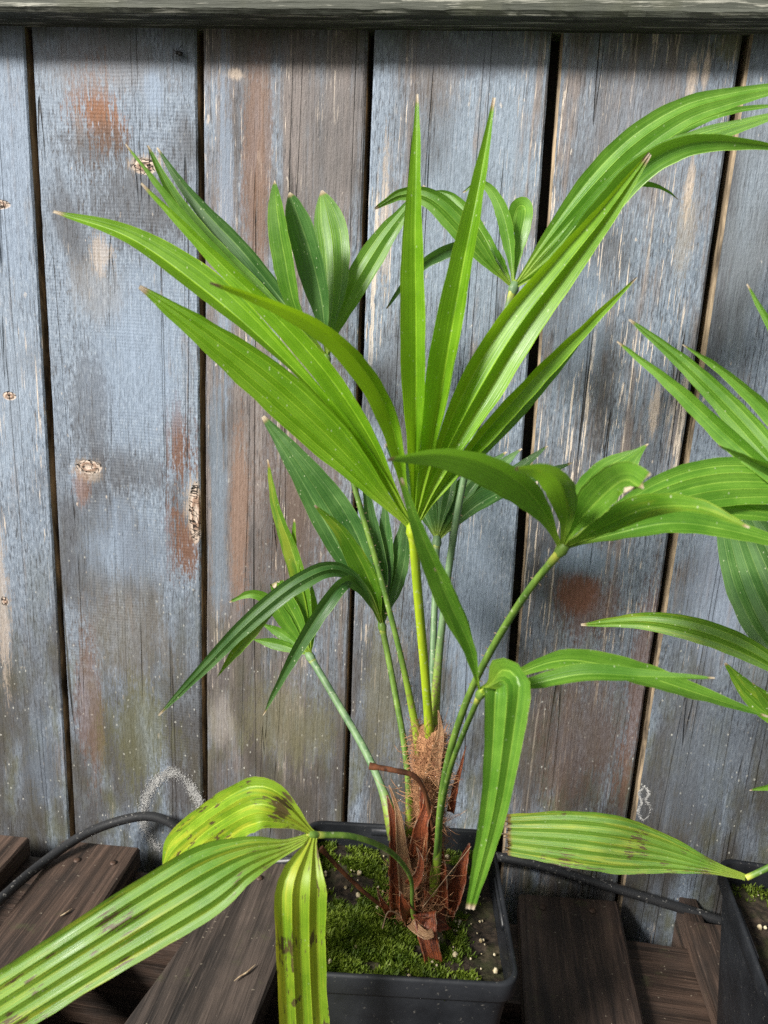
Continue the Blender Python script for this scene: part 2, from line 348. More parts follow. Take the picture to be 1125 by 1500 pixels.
edges=[(-1.25,-1.25),(-1.03,-1.03),(-0.81,-0.81),(-0.591,-0.591),(-0.371,-0.371),(-0.163,-0.1535),(0.0495,0.0765),(0.257,0.257),(0.470,0.470),(0.69,0.69),(0.90,0.90)]
gapw=[5,5,5,5.5,6,5.5,8,5.5,5,5,5]
defs={2:(21,0.9,0.12,0.35,0.2,SL,1.1,[knt(0,300,18,7),knt(15,580,12,7),knt(8,880,7,9)]),3:(3,0.95,0.10,0.15,1.0,S0,1.05,[knt(131,684,22,11),knt(287,752,12,52),knt(212,243,20,12)]),
      4:(8,0.35,0.66,0.55,0.0,S1,1.0,[]),5:(14,0.7,0.26,0.55,0.0,S2,1.05,[]),6:(33,0.5,0.36,0.72,0.0,S3,0.92,[]),7:(41,0.7,0.2,0.25,0.3,S4,0.9,[])}
edge_wood=simple_mat('plank_edge_wood',(0.03,0.022,0.015),(0.34,0.26,0.17),30,0.75,0.5,(3,3,0.7))
def lerp(a,b,t): return a+(b-a)*t
for i in range(10):
    sd_,bl_,br_,st_,rb_,stains_,tone_,kn_=defs.get(i,(50+i,0.7,0.35,0.4,0.3,[],1.0,[]))
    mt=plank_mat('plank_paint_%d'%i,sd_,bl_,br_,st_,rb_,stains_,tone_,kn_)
    pm=MB(); rows=[]; N=60
    zt=ZT+0.01; zb=0.004
    # edge lines measured at two heights: row y=45 and row y=1150 of the photograph
    z1=at(560,45,0).z; z0=at(560,1150,0).z
    dy=0.0012*math.sin(i*2.3)
    for j in range(N+1):
        z=lerp(zb,zt,j/N); t=(z-z0)/(z1-z0)
        xl=lerp(edges[i][1],edges[i][0],t)*D+gapw[i]*0.0005+0.0007*nz(z*9,i*3.1)+0.0004*nz(z*60,i)
        xr=lerp(edges[i+1][1],edges[i+1][0],t)*D-gapw[i+1]*0.0005+0.0007*nz(z*9,i*3.1+50)+0.0004*nz(z*60,i+9)
        c=(0.0019 if i in (6,7) else 0.0016)+0.0006*nz(z*25,i*7)
        cup=0.0006*math.sin(z*3+i)
        xm=(xl+xr)/2
        rows.append([(xl,0.022,z),(xl,dy+c,z),(xl+c,dy+0.0002,z),((xl+xm)/2,dy+cup*0.7,z),(xm,dy+cup,z),((xr+xm)/2,dy+cup*0.7,z),(xr-c,dy+0.0002,z),(xr,dy+c,z),(xr,0.022,z)])
    n=9
    for j in range(N):
        pass
    b=pm.quadstrip(rows)
    pm.mi=[1 if (q%8) in ((0,1,7) if i in (6,7) else (0,7)) else 0 for q in range(len(pm.f))]
    for j in range(N):
        for kx in (1,2,6,7): pm.sharp.add(tuple(sorted((b+j*n+kx,b+(j+1)*n+kx))))
    pm.poly([rows[-1][0],rows[-1][2],rows[-1][6],rows[-1][8]],1)
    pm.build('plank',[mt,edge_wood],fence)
bk=MB(); bk.box((edges[0][0]*D,0.0235,0.0),(edges[-1][0]*D,0.04,ZT+0.05))
bk.build('backing_board',simple_mat('dark_backing',(0.008,0.007,0.006),(0.03,0.022,0.016),40,0.9),fence,smooth=False)
# top rail: weathered, chipped lower arris
rail_m=plank_mat('rail_paint',61,0.5,0.5,0.9,0,[],1.0)
kk=NT('rail_weathered'); P=kk.pos()
a1=kk.noise(kk.vm('MULTIPLY',P,(3,120,170)),1,5,0.65,0.0); a2=kk.noise(kk.vm('MULTIPLY',P,(16,300,420)),1,4,0.65); a3=kk.noise(P,18,4,0.6)
cc=kk.mix(kk.rng(a1,0.3,0.7),(0.028,0.032,0.024),(0.09,0.097,0.08)); cc=kk.mix(kk.math('MULTIPLY',kk.rng(a2,0.56,0.62),0.8),cc,(0.36,0.36,0.31)); cc=kk.mix(kk.math('MULTIPLY',kk.rng(a3,0.5,0.68),0.65),cc,(0.075,0.08,0.055))
rail_m=kk.done(cc,0.7,kk.bump(kk.math('ADD',a1,a2),0.7,0.0015),0.35)
rm=MB(); rows=[]
for j in range(241):
    x=lerp(edges[0][0]*D,edges[-1][0]*D,j/240); w=0.0011*nz(x*40,3)+0.0008*nz(x*140,8)
    zb=ZT+0.0004*nz(x*30,1)
    rows.append([(x,0.020,zb),(x,-0.0325,zb),(x,-0.0352+w*0.5,zb+0.003+w),(x,-0.0358,zb+0.012),(x,-0.0358,zb+0.062),(x,-0.033,zb+0.066),(x,0.045,zb+0.070),(x,0.045,zb)])
rm.quadstrip(list(reversed(rows))); rm.poly(rows[0]); rm.poly(list(reversed(rows[-1])))
for e in range(240):
    pass
ro=rm.build('top_rail',rail_m,fence,smooth=False)
# white crusty rings on the boards
crust=simple_mat('white_crust',(0.22,0.22,0.22),(0.44,0.44,0.43),260,0.9,0.8)
def ring(pts, wd, dens, seed):
    random.seed(seed); r=MB(); P=catmull([at(x,y,-0.0004) for x,y in pts],140)
    for p in P:
        for q in range(int(dens*max(0.0,0.9+1.5*nz(p.x*70,p.z*70,seed)))):
            o=Vector((random.gauss(0,wd),0,random.gauss(0,wd))); s=random.choice((0.00018,0.00022,0.0003,0.0005))
            c=p+o; c.y=-0.0002
            k=random.randint(5,6); a0=random.random()*6
            pts_=[c+Vector((math.cos(a0+6.283*i/k)*s*random.uniform(.6,1.3),-0.0001,math.sin(a0+6.283*i/k)*s*random.uniform(.6,1.3))) for i in range(k)]
            tip=c+Vector((0,-random.uniform(0.0003,0.0008),0)); b=len(r.v); r.v+=[tuple(x) for x in pts_]+[tuple(tip)]
            for i in range(k): r.f.append((b+i,b+(i+1)%k,b+k)); r.mi.append(0); r.uv.append([(0,0)]*3)
    return r.build('crust_ring',crust,fence,smooth=False)
tag(ring([(232,1245),(212,1215),(210,1185),(218,1160),(235,1140),(255,1131),(272,1142),(283,1160),(291,1172),(292,1188)],0.0030,46,3),kind='stuff')
tag(ring([(944,1152),(951,1162),(946,1172),(953,1184),(948,1198),(940,1200),(935,1188),(940,1176),(936,1162),(944,1152)],0.0007,7,5),kind='stuff')

# ------------------------------------------------------------------ pallet
ZS=0.144
pal=empty('wooden_pallet',(0,-0.3,0.0)); tag(pal,'dark wet brown slatted wooden pallet under the pots','pallet')
def slat(p0,p1,p2,p3,th,mat,name='slat',zt=ZS,seed=0):
    # corners far-left, far-right, near-right, near-left in plan
    mb=MB(); N=30; rows=[]
    for j in range(N+1):
        t=j/N; l=Vector(p0).lerp(Vector(p3),t); r=Vector(p1).lerp(Vector(p2),t)
        wob=0.0008*nz(t*7,seed*3.3); wob2=0.0008*nz(t*7,seed*5.1+9); c=0.0022+0.0009*nz(t*22,seed)
        z=zt+0.0008*nz(t*4,seed*2.2)
        d=(r-l).normalized()
        L=l+d*wob; R=r+d*wob2; M=(L+R)/2
        def V(q,zz): return (q.x,q.y,zz)
        rows.append([V(L,z-th),V(L,z-c),V(L+d*c,z),V(M,z+0.0007*nz(t*3,seed+4)),V(R-d*c,z),V(R,z-c),V(R,z-th)])
    mb.quadstrip(rows,True); mb.poly(rows[0]); mb.poly(list(reversed(rows[-1])))
    for j in range(N):
        for kx in (1,2,4,5,6,0): mb.sharp.add(tuple(sorted((j*7+kx,(j+1)*7+kx))))
    o=mb.build(name,mat,pal); return o
wm=[wood_mat('slat_wood_%d'%i,i*1.7+1,*a) for i,a in enumerate([((0.013,0.009,0.007),(0.092,0.060,0.045)),((0.011,0.009,0.008),(0.070,0.054,0.045)),((0.011,0.007,0.006),(0.066,0.043,0.032))])]
def far(px,py): p=onz(px,py,ZS); return Vector((p.x,p.y))
def ext(a,b,y): t=(y-a.y)/(b.y-a.y); return a+(b-a)*t
YN=-0.46
def mk(fl,fr,nl,nr,mat,seed):
    a,b=far(*fl),far(*fr); c,d=far(*nr),far(*nl)
    return slat(a,b,ext(b,c,YN),ext(a,d,YN),0.021,mat,seed=seed)
s1=mk((90,1231),(205,1242),(-170,1590),(-3,1560),wm[0],1)
s2=mk((352,1262),(462,1268),(180,1500),(372,1500),wm[1],2)
s4=mk((760,1309),(905,1320),(770,1500),(945,1500),wm[2],3)
s0=slat((-0.52,-0.05),(-0.425,-0.045),(-0.425,YN),(-0.52,YN),0.021,wm[0],seed=4)
s3=slat((-0.075,-0.03),(0.022,-0.03),(0.022,YN),(-0.075,YN),0.021,wm[1],seed=5)
s5=slat((0.232,-0.035),(0.325,-0.035),(0.325,YN),(0.232,YN),0.021,wm[0],seed=6)
s6=slat((0.36,-0.035),(0.45,-0.035),(0.45,YN),(0.36,YN),0.021,wm[1],seed=7)
bm_=wood_mat('bearer_wood',9.3,(0.012,0.008,0.006),(0.06,0.038,0.028),'X'); gl=wood_mat('grey_board_wood',12.1,(0.10,0.09,0.072),(0.24,0.215,0.17),'X',0.7)
for (y0,y1) in ((-0.135,-0.045),(-0.35,-0.27),(-0.46,-0.41)):
    bb=MB(); bb.box((-0.62,y0,0.024),(0.5,y1,ZS-0.0225)); bb.build('bearer',bm_,pal,smooth=False)
for (y0,y1,mm) in ((-0.125,-0.03,bm_),(-0.33,-0.215,gl),(-0.47,-0.38,gl)):
    bb=MB(); bb.box((-0.62,y0,0.001),(0.5,y1,0.0215)); bb.build('bottom_board',mm,pal,smooth=False)
bb=MB(); a=onz(1003,1337,ZS-0.012); bb.box((a.x-0.004,a.y-0.10,0.03),(a.x+0.012,a.y+0.012,ZS-0.003)); bb.build('upright_block',wm[0],pal,smooth=False)
nail_m=simple_mat('rusty_nail',(0.03,0.018,0.012),(0.08,0.045,0.03),200,0.6)
for (px,py,ob) in ((113,1259,s1),(166,1263,s1),(795,1328,s4),(868,1333,s4),(380,1285,s2)):
    p=onz(px,py,ZS+0.0012); nb=MB(); rows=[]
    for rr,zz in ((0.0034,-0.0008),(0.0032,0.0),(0.0015,0.0004)): rows.append([p+Vector((math.cos(q*0.6283)*rr,math.sin(q*0.6283)*rr,zz)) for q in range(10)])
    nb.quadstrip(rows,True); nb.poly(rows[-1]); nb.build('nail_head',nail_m,ob)

# ------------------------------------------------------------------ hose
hm=NT('black_rubber'); P=hm.pos(); n1=hm.noise(P,260,3,0.7); n2=hm.noise(P,35,3)
hc=hm.mix(hm.rng(n1,0.60,0.68),(0.018,0.019,0.021),(0.30,0.29,0.27)); hose_m=hm.done(hm.mix(hm.rng(n2,0.35,0.6),(0.02,0.021,0.023),hc),0.42,hm.bump(n1,0.3,0.0006),0.5)
hp=[onz(-60,1375,0.152),onz(0,1318,0.153),at(60,1266,-0.085),at(130,1219,-0.045),at(205,1196,-0.022),at(250,1205,-0.016),at(285,1235,-0.016),at(380,1262,-0.017),at(560,1250,-0.016),at(735,1256,-0.014),at(870,1292,-0.014),at(1000,1331,-0.016),at(1060,1350,-0.02),at(1160,1380,-0.02)]
hh=MB(); hpp=catmull(hp,110); hh.tube(hpp,[0.0047]*len(hpp),12)
tag(hh.build('garden_hose',hose_m),'thin black irrigation hose looping along the foot of the fence','hose')

# ------------------------------------------------------------------ pots
pm_=NT('pot_plastic'); P=pm_.pos(); n1=pm_.noise(P,22,4,0.6); n2=pm_.noise(P,300,3,0.7)
pc=pm_.mix(pm_.rng(n1,0.35,0.7),(0.007,0.008,0.010),(0.016,0.018,0.022)); pc=pm_.mix(pm_.math('MULTIPLY',pm_.rng(n2,0.64,0.72),0.35),pc,(0.2,0.19,0.17))
pot_m=pm_.done(pc,pm_.rng(n1,0.3,0.7,0.34,0.52),pm_.bump(n2,0.2,0.0005),0.3)
def sq(h,r,z,n=6):
    out=[]
    for cx,cy,a0 in ((h-r,h-r,0),(-h+r,h-r,90),(-h+r,-h+r,180),(h-r,-h+r,270)):
        for i in range(n+1):
            a=rad(a0+90*i/n); out.append(Vector((cx+r*math.cos(a),cy+r*math.sin(a),z)))
    return out
def pot(loc,rot,half,height,label):
    root=empty('plant_pot',loc); root.rotation_euler.z=rot
    tag(root,label,'pot','square black plastic pots')
    def put(mb,name,par=None):
        o=mb.build(name,pot_m); o.parent=par or root; return o
    b=MB(); H=half
    prof=[(H*0.78,0.004),(H*0.79,0.0),(H*0.80,0.004),(H*0.945,height-0.014),(H*0.945,height-0.0139)]
    rows=[sq(h,0.012,z) for h,z in prof]
    inner=[sq(h,0.011,z) for h,z in ((H*0.952,height-0.006),(H*0.935,height-0.014),(H*0.80,0.008),(H*0.78,0.006))]
    b.quadstrip(rows,True); b.poly(rows[0]); b.quadstrip(inner,True)
    body=put(b,'body')
    r=MB(); rr=[(H*0.952,height-0.0145),(H*0.985,height-0.015),(H*0.992,height-0.0135),(H*0.998,height-0.002),(H*0.992,height),(H*0.965,height),(H*0.955,height-0.0015),(H*0.953,height-0.012)]
    rws=[sq(h,0.013,z) for h,z in rr]; r.quadstrip(rws,True)
    rim=put(r,'rim')
    for sgn,ax in ((1,0),(-1,0),(1,1),(-1,1)):        # moulded step along each rim side
        t=MB(); L=H*0.30
        lo=(-L,-0.0011,-0.0048); hi=(L,0.0011,0.0008)
        t.box(lo,hi); o=put(t,'rim_clip',body)
        o.location=(0,sgn*H*0.946,height-0.003) if ax==0 else (sgn*H*0.946,0,height-0.003)
        if ax==1: o.rotation_euler.z=rad(90)
    return root
HR=0.40; RIMZ=CAM.z-HR
RL,RR_,FR=[onz(*q,RIMZ) for q in ((450,1200),(722,1215),(763,1445))]
ux=(RR_-RL); ang=math.atan2(ux.y,ux.x); uy=(RR_-FR); side=(ux.length+uy.length)/2
ang=(ang+math.atan2(uy.y,uy.x)-math.pi/2)/2
pc1=(RL+FR)/2
PH=RIMZ-ZS-0.0015
p1=pot((pc1.x,pc1.y,ZS+0.0015),ang,side/2,PH,'square black pot of moss and soil holding the whole fan palm with the fibrous trunk')
q=onz(1048,1254,RIMZ); ang2=rad(-2.0)
pc2=Vector((q.x,q.y,0))+Matrix.Rotation(ang2,3,'Z')@Vector((side/2,-side/2,0))
p2=pot((pc2.x,pc2.y,ZS+0.0015),ang2,side/2,PH,'square black pot with mostly bare soil, standing by the upright wood block')

# soil
sk=NT('soil'); P=sk.pos(); a=sk.noise(P,170,5,0.75); b_=sk.noise(P,38,3,0.6)
sc=sk.mix(sk.rng(a,0.35,0.7),(0.008,0.006,0.005),(0.05,0.036,0.025)); sc=sk.mix(sk.math('MULTIPLY',sk.rng(b_,0.45,0.65),0.55),sc,(0.035,0.042,0.012))
soil_m=sk.done(sc,0.85,sk.bump(a,0.9,0.002),0.25)
def soil_h(x,y,s): return 0.004*nz(x*25,y*25,s)+0.002*nz(x*90,y*90,s+3)+0.001*nz(x*260,y*260,s)
def soil(root,label,seed,zoff):
    M=Matrix.Translation(root.location)@Matrix.Rotation(root.rotation_euler.z,4,'Z'); h=side/2*0.925; n=90; mb=MB(); rows=[]
    z0=PH+zoff
    for j in range(n+1):
        rows.append([M@Vector((lerp(-h,h,i/n),lerp(-h,h,j/n),z0+soil_h(lerp(-h,h,i/n),lerp(-h,h,j/n),seed))) for i in range(n+1)])
    mb.quadstrip(rows); o=mb.build('potting_soil',soil_m); tag(o,label,'soil',kind='stuff'); return M,z0
M1,z1_=soil(p1,'dark soil around the palm trunk, half covered with moss',1,-0.020)
M2,z2_=soil(p2,'dark, mostly bare crumbly soil in the pot by the wood block',2,-0.020)
# moss
mk_=NT('moss'); P=mk_.pos(); a=mk_.noise(P,60,3,0.6); b_=mk_.noise(P,500,2)
moss_m=mk_.done(mk_.mix(mk_.rng(a,0.35,0.65),mk_.mix(b_,(0.035,0.065,0.006),(0.09,0.15,0.012)),mk_.mix(b_,(0.10,0.17,0.012),(0.24,0.30,0.03))),0.6,None,0.3,(0.2,0.32,0.02),0.3)
def moss(M,z0,seed,n,thr,name_label,bias):
    random.seed(seed); mb=MB(); h=side/2*0.91; cnt=0
    while cnt<n:
        x=random.uniform(-h,h); y=random.uniform(-h,h)
        d=nz(x*22,y*22,seed)+0.6*nz(x*75,y*75,seed+2)+0.3*nz(x*190,y*190,seed)+bias(x/h,y/h)+random.gauss(0,0.12)
        if d<thr: 
            if random.random()<0.35: cnt+=1
            continue
        cnt+=1
        p=M@Vector((x,y,z0+soil_h(x,y,seed)-0.0005)); hg=random.uniform(0.0022,0.0065)*(0.7+min(0.6,max(0,d-thr)))
        for q in range(4):
            a=random.random()*6.283; lean=random.uniform(0.2,0.9); w=random.uniform(0.00022,0.00045)
            t=p+Vector((math.cos(a)*lean*hg,math.sin(a)*lean*hg,hg*random.uniform(0.6,1.0))); s=Vector((-math.sin(a),math.cos(a),0))*w; mid=p.lerp(t,0.55)+Vector((0,0,hg*0.15))
            b=len(mb.v); mb.v+=[tuple(p-s),tuple(p+s),tuple(mid+s),tuple(t),tuple(mid-s)]; mb.f.append((b,b+1,b+2,b+3,b+4)); mb.mi.append(0); mb.uv.append([(0,0)]*5)
    o=mb.build('moss',moss_m); tag(o,name_label,'moss',kind='stuff')
moss(M1,z1_,1,16000,0.20,'bright green moss carpeting the soil around the fibrous trunk',lambda u,v:0.36-0.62*max(0,u-0.15)-0.42*max(0,v+0.05))
moss(M2,z2_,2,2500,0.45,'sparse dull moss flecks on the soil by the wood block',lambda u,v:0.1)
# grit
grit_m=simple_mat('pale_grit',(0.20,0.15,0.07),(0.48,0.43,0.31),260,0.8)
def grit(M,z0,seed,n,label):
    random.seed(seed+40); mb=MB(); h=side/2*0.88
    for q in range(n):
        if seed==1 and random.random()<0.5: x=random.uniform(0.2*h,h)
        else: x=random.uniform(-h,h)
        y=random.uniform(-h,h); r=random.choice([0.0005,0.0006,0.0007,0.0009,0.0011,0.0014,0.0021]) ; c=M@Vector((x,y,z0+soil_h(x,y,seed)+r*0.7+0.0012))
        rows=[]
        for k in range(5):
            th=math.pi*(k+0.25)/4.5; rows.append([c+Vector((math.sin(th)*math.cos(a*1.047),math.sin(th)*math.sin(a*1.047),math.cos(th)))*r*random.uniform(0.75,1.2) for a in range(6)])
        mb.quadstrip(list(reversed(rows)),True); mb.poly(rows[0])
    o=mb.build('grit',grit_m); tag(o,label,'grit',kind='stuff')
grit(M1,z1_,1,150,'pale grit grains scattered over the mossy soil')
grit(M2,z2_,2,60,'pale grit grains scattered over the mostly bare soil by the wood block')

# ------------------------------------------------------------------ palms
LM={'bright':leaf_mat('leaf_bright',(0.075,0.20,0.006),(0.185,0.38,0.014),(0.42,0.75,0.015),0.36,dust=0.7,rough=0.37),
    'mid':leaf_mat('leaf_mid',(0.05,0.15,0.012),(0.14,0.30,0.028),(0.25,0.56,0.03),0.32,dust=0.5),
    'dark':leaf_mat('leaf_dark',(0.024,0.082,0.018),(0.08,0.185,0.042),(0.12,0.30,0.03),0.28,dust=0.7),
    'old':leaf_mat('leaf_old',(0.07,0.19,0.02),(0.16,0.31,0.03),(0.34,0.50,0.02),0.35,yellow=0.30,brown=0.9,dust=0.3),
    'yellow':leaf_mat('leaf_yellow',(0.10,0.23,0.012),(0.24,0.40,0.02),(0.5,0.52,0.02),0.38,yellow=0.36,brown=1.0,dust=0.3),
    'scorched':leaf_mat('leaf_scorched',(0.07,0.18,0.02),(0.15,0.29,0.03),(0.3,0.45,0.02),0.33,yellow=0.26,brown=0.92,tip=0.955,dust=0.3,tipc=((0.16,0.10,0.03),(0.035,0.018,0.014))),
    'tipy':leaf_mat('leaf_yellow_tip',(0.05,0.14,0.010),(0.12,0.25,0.02),(0.25,0.45,0.02),0.33,yellow=0.22,brown=0.3,tip=0.95),
    'speck':leaf_mat('leaf_speckled',(0.055,0.16,0.010),(0.14,0.29,0.02),(0.22,0.45,0.02),0.33,yellow=0.15,dust=1.0)}
SM={'bright':stalk_mat('stalk_bright',(0.22,0.34,0.012),(0.36,0.46,0.02)),'green':stalk_mat('stalk_green',(0.06,0.13,0.02),(0.15,0.25,0.04)),'blue':stalk_mat('stalk_bloom',(0.09,0.17,0.08),(0.17,0.27,0.13))}
def husk_mat(name,a,b,c):
    k=NT(name); u,v,_=k.sep(k.uv()); P=k.pos()
    st=k.noise(k.comb(k.math('MULTIPLY',u,26.0),k.math('MULTIPLY',v,2.5),0.0),1,4,0.7); n=k.noise(P,130,4,0.7)
    col=k.mix(k.rng(st,0.35,0.65),a,b); col=k.mix(k.math('MULTIPLY',k.rng(n,0.5,0.68),0.75),col,c)
    ed=k.rng(k.math('ABSOLUTE',k.math('SUBTRACT',u,0.5)),0.44,0.5); col=k.mix(k.math('MULTIPLY',k.math('MULTIPLY',ed,k.rng(n,0.45,0.6)),0.6),col,(0.36,0.27,0.18))
    return k.done(col,0.42,k.bump(k.math('ADD',st,n),0.9,0.0012),0.5,b,0.2)
husk_m_=husk_mat('streaked_husk',(0.06,0.016,0.009),(0.36,0.095,0.035),(0.035,0.012,0.01)); husk_l_=husk_mat('streaked_pale_husk',(0.16,0.075,0.04),(0.46,0.29,0.16),(0.26,0.075,0.035))
husk_m=simple_mat('dry_husk',(0.045,0.018,0.010),(0.20,0.075,0.035),120,0.5,0.6,(1,1,0.25),0.001,0.5,(0.25,0.08,0.03))
husk_l=simple_mat('pale_husk',(0.14,0.09,0.055),(0.36,0.27,0.17),120,0.6,0.6,(1,1,0.25),0.001,0.4,(0.3,0.2,0.1))
fib_m=simple_mat('trunk_fibre_brown',(0.16,0.06,0.028),(0.55,0.30,0.15),220,0.8,0.9,(1,1,0.35),0.002)
def P3(pts,ya=None):
    """pts: (px,py,Y)"""
    return [at(*q) for q in pts]
def prof(kind,s):
    if kind=='lance': a=0.10+0.90*sstep(0.0,0.55,s) if s<0.55 else 1.0; return a*(1-sstep(0.55,1.04,s)**1.35 if s>0.55 else 1)
    if kind=='strap': a=0.13+0.87*sstep(0.0,0.42,s); return a*(1-0.91*max(0,(s-0.50)/0.50)**1.45)
    if kind=='blunt': a=0.10+0.90*sstep(0.0,0.55,s); return a*(1-0.30*max(0,(s-0.6)/0.4)**1.5)
    if kind=='fan': a=0.10+0.90*sstep(0.0,0.30,s); return a*(1-0.10*s)*(1-0.95*max(0,(s-0.82)/0.18)**2)
    if kind=='outer': return (0.16+0.20*sstep(0,0.3,s)+0.64*sstep(0.36,0.66,s))*(1-0.92*max(0,(s-0.68)/0.32)**1.2)
    if kind=='fan2': a=0.14+0.86*sstep(0.0,0.14,s); return a*(1-0.10*s)*(1-0.95*max(0,(s-0.82)/0.18)**2)
    if kind=='drop': a=0.22+0.78*sstep(0.07,0.17,s); return a*(1-0.80*max(0,(s-0.2)/0.8)**1.15)
    if kind=='tongue': a=0.10+0.90*sstep(0.0,0.6,s); return a*(1-0.96*max(0,(s-0.72)/0.28)**2.2)
seg_id=[0]
def leaflet(par,pts,wpx,n=1,twist=18,kind='strap',mat='mid',fold=24,name='leaflet',wave=0.03,wscale=None):
    seg_id[0]+=1; sid=seg_id[0]; random.seed(sid*13+5)
    c=P3(pts); N=44; cl=catmull(c,N); mb=MB(); rows=[]; uvs=[]; prevw=None
    dmid=depth_of(cl[N//2]); Wm=wpx/F*dmid/math.cos(rad(min(abs(twist),60)))
    sub=3; cols=2*n*sub+1
    for i,p in enumerate(cl):
        s=i/N; t=(cl[min(i+1,N)]-cl[max(i-1,0)]).normalized(); v=(p-CAM).normalized()
        sd0=t.cross(v)
        if sd0.length<0.15 and prevw is not None: sd0=prevw-t*prevw.dot(t)
        sd0.normalize()
        raw=sd0
        if prevw is not None and raw.dot(prevw)<0: raw=-raw
        if prevw is not None: raw=(raw*0.6+(prevw-t*prevw.dot(t))*0.4).normalized()
        prevw=raw
        nr=raw.cross(t)
        tw=rad(twist)*(0.6+0.5*s)+0.10*math.sin(s*4+sid)
        w=raw*math.cos(tw)+nr*math.sin(tw); nn=w.cross(t).normalized()
        hw=0.5*Wm*prof(kind,s)*(1+wave*math.sin(s*9+sid*1.7))
        fa=fold*(1.0-0.45*s)+8*(1-s)
        hgt=hw/n*math.tan(rad(fa))*0.5
        row=[];uvr=[]
        for j in range(cols):
            q=j/(cols-1); x=(q*2-1); ph=q*2*n; f=ph-math.floor(ph); z=(f if int(math.floor(ph))%2==0 else 1-f)
            if ph>=2*n: z=0.0
            bow=math.sin(f*math.pi)*0.10
            jag=0.0006*nz(s*16,sid*2.1+(0 if j==0 else 7)) if j in(0,cols-1) else 0
            row.append(p+w*(x*hw+jag)+nn*((z-0.5)*2*hgt+bow*hgt))
            uvr.append((ph,s))
        rows.append(row); uvs.append(uvr)
    b=mb.quadstrip(rows,False,0,uvs)
    for j in range(sub,cols-1,sub):
        for i in range(N): mb.sharp.add(tuple(sorted((b+i*cols+j,b+(i+1)*cols+j))))
    if kind=='blunt':     # ragged end: pull alternate columns back
        for j in range(cols):
            r=random.uniform(-0.022,0.006); a=Vector(mb.v[b+N*cols+j]); t=(cl[N]-cl[N-3]).normalized(); a+=t*r*0.35; mb.v[b+N*cols+j]=tuple(a)
    o=mb.build(name,LM[mat] if isinstance(mat,str) else mat); o.parent=par
    return o
def frond(palm,pts,wpx,stalk='green',teeth=0,hub=True,basew=1.7):
    c=P3(pts); N=50; cl=catmull(c,N); mb=MB(); dm=depth_of(cl[N//2]); r=0.5*wpx/F*dm
    rr=[r*(0.92+ (basew-0.92)*sstep(0.72,1.0,i/N))*(1.0 if i>1 else 1.15) for i in range(N+1)]
    mb.tube(cl,rr,10,0,True,0.75)
    if hub:
        h=cl[0]; t=(cl[0]-cl[2]).normalized(); mb.tube([h-t*r*1.2,h,h+t*r*1.4,h+t*r*2.2],[r*0.9,r*1.25,r*1.0,r*0.3],10)
    random.seed(len(cl)+int(wpx*10))
    if teeth:
        for q in range(teeth):
            s=random.uniform(0.03,0.9); i=int(s*N); p=cl[i]; t=(cl[min(N,i+1)]-cl[max(0,i-1)]).normalized(); v=(p-CAM).normalized()
            sd=t.cross(v).normalized()*random.choice((-1,1)); base=p+sd*rr[i]*0.85; L=random.uniform(0.0007,0.0019)
            mb.tube([base,base+sd*L*0.6+t*L*0.2,base+sd*L+t*L*random.uniform(-0.6,0.6)],[0.00035,0.00026,0.00006],4,1)
    o=mb.build('frond',[SM[stalk],husk_l])
    o.parent=palm; o.matrix_parent_inverse=Matrix.Translation(-Vector(palm.location))
    return o
base1=at(620,1345,-0.205)
palm=empty('fan_palm',(base1.x,base1.y,base1.z)); tag(palm,'young fan palm with brown fibrous trunk rising from the mossy pot','palm')

# --- trunk
def trunk():
    axis=catmull(P3([(622,1350,-0.205),(616,1290,-0.205),(622,1230,-0.203),(629,1160,-0.2),(631,1100,-0.2),(630,1066,-0.2)]),40)
    mb=MB(); rows=[]; 
    for i,p in enumerate(axis):
        s=i/40; r=lerp(0.0210,0.0098,sstep(0.0,0.55,s))*(1-0.25*sstep(0.93,1,s)); row=[]
        for k in range(28):
            a=6.2832*k/28; d=r*(1+0.16*nz(math.cos(a)*1.6,math.sin(a)*1.6,s*7)+0.07*nz(math.cos(a)*6,math.sin(a)*6,s*26))
            row.append(p+Vector((math.cos(a)*d,math.sin(a)*d*0.9,0)))
        rows.append(row)
    mb.quadstrip(rows,True); mb.poly(rows[-1])
    o=mb.build('trunk',fib_m,palm)
    # loose fibres
    random.seed(99); fb=MB()
    for q in range(3600):
        s=random.uniform(0.03,1.0); i=min(39,int(s*40)); k=random.randrange(28); p=Vector(rows[i][k]); out=(p-axis[i]).normalized(); tan=Vector((-out.y,out.x,0))
        d=(Vector((0,0,1))*random.uniform(-1,1)+tan*random.uniform(-1,1)+out*random.uniform(0.0,0.25)).normalized(); L=random.uniform(0.005,0.018); r=random.uniform(0.00010,0.00022)
        d2=(d+out*random.uniform(-0.5,0.2)+tan*random.uniform(-0.6,0.6)).normalized()
        a=p+out*0.0003; b=a+d*L*0.5+out*0.0008; c=b+d2*L*0.5-out*0.0006
        fb.tube([a,b,c],[r,r,r*0.5],3,random.choice((0,0,1)),False)
    f=fb.build('trunk_fibre',[fib_m,fib_m],palm); f['kind']='stuff'
trunk()
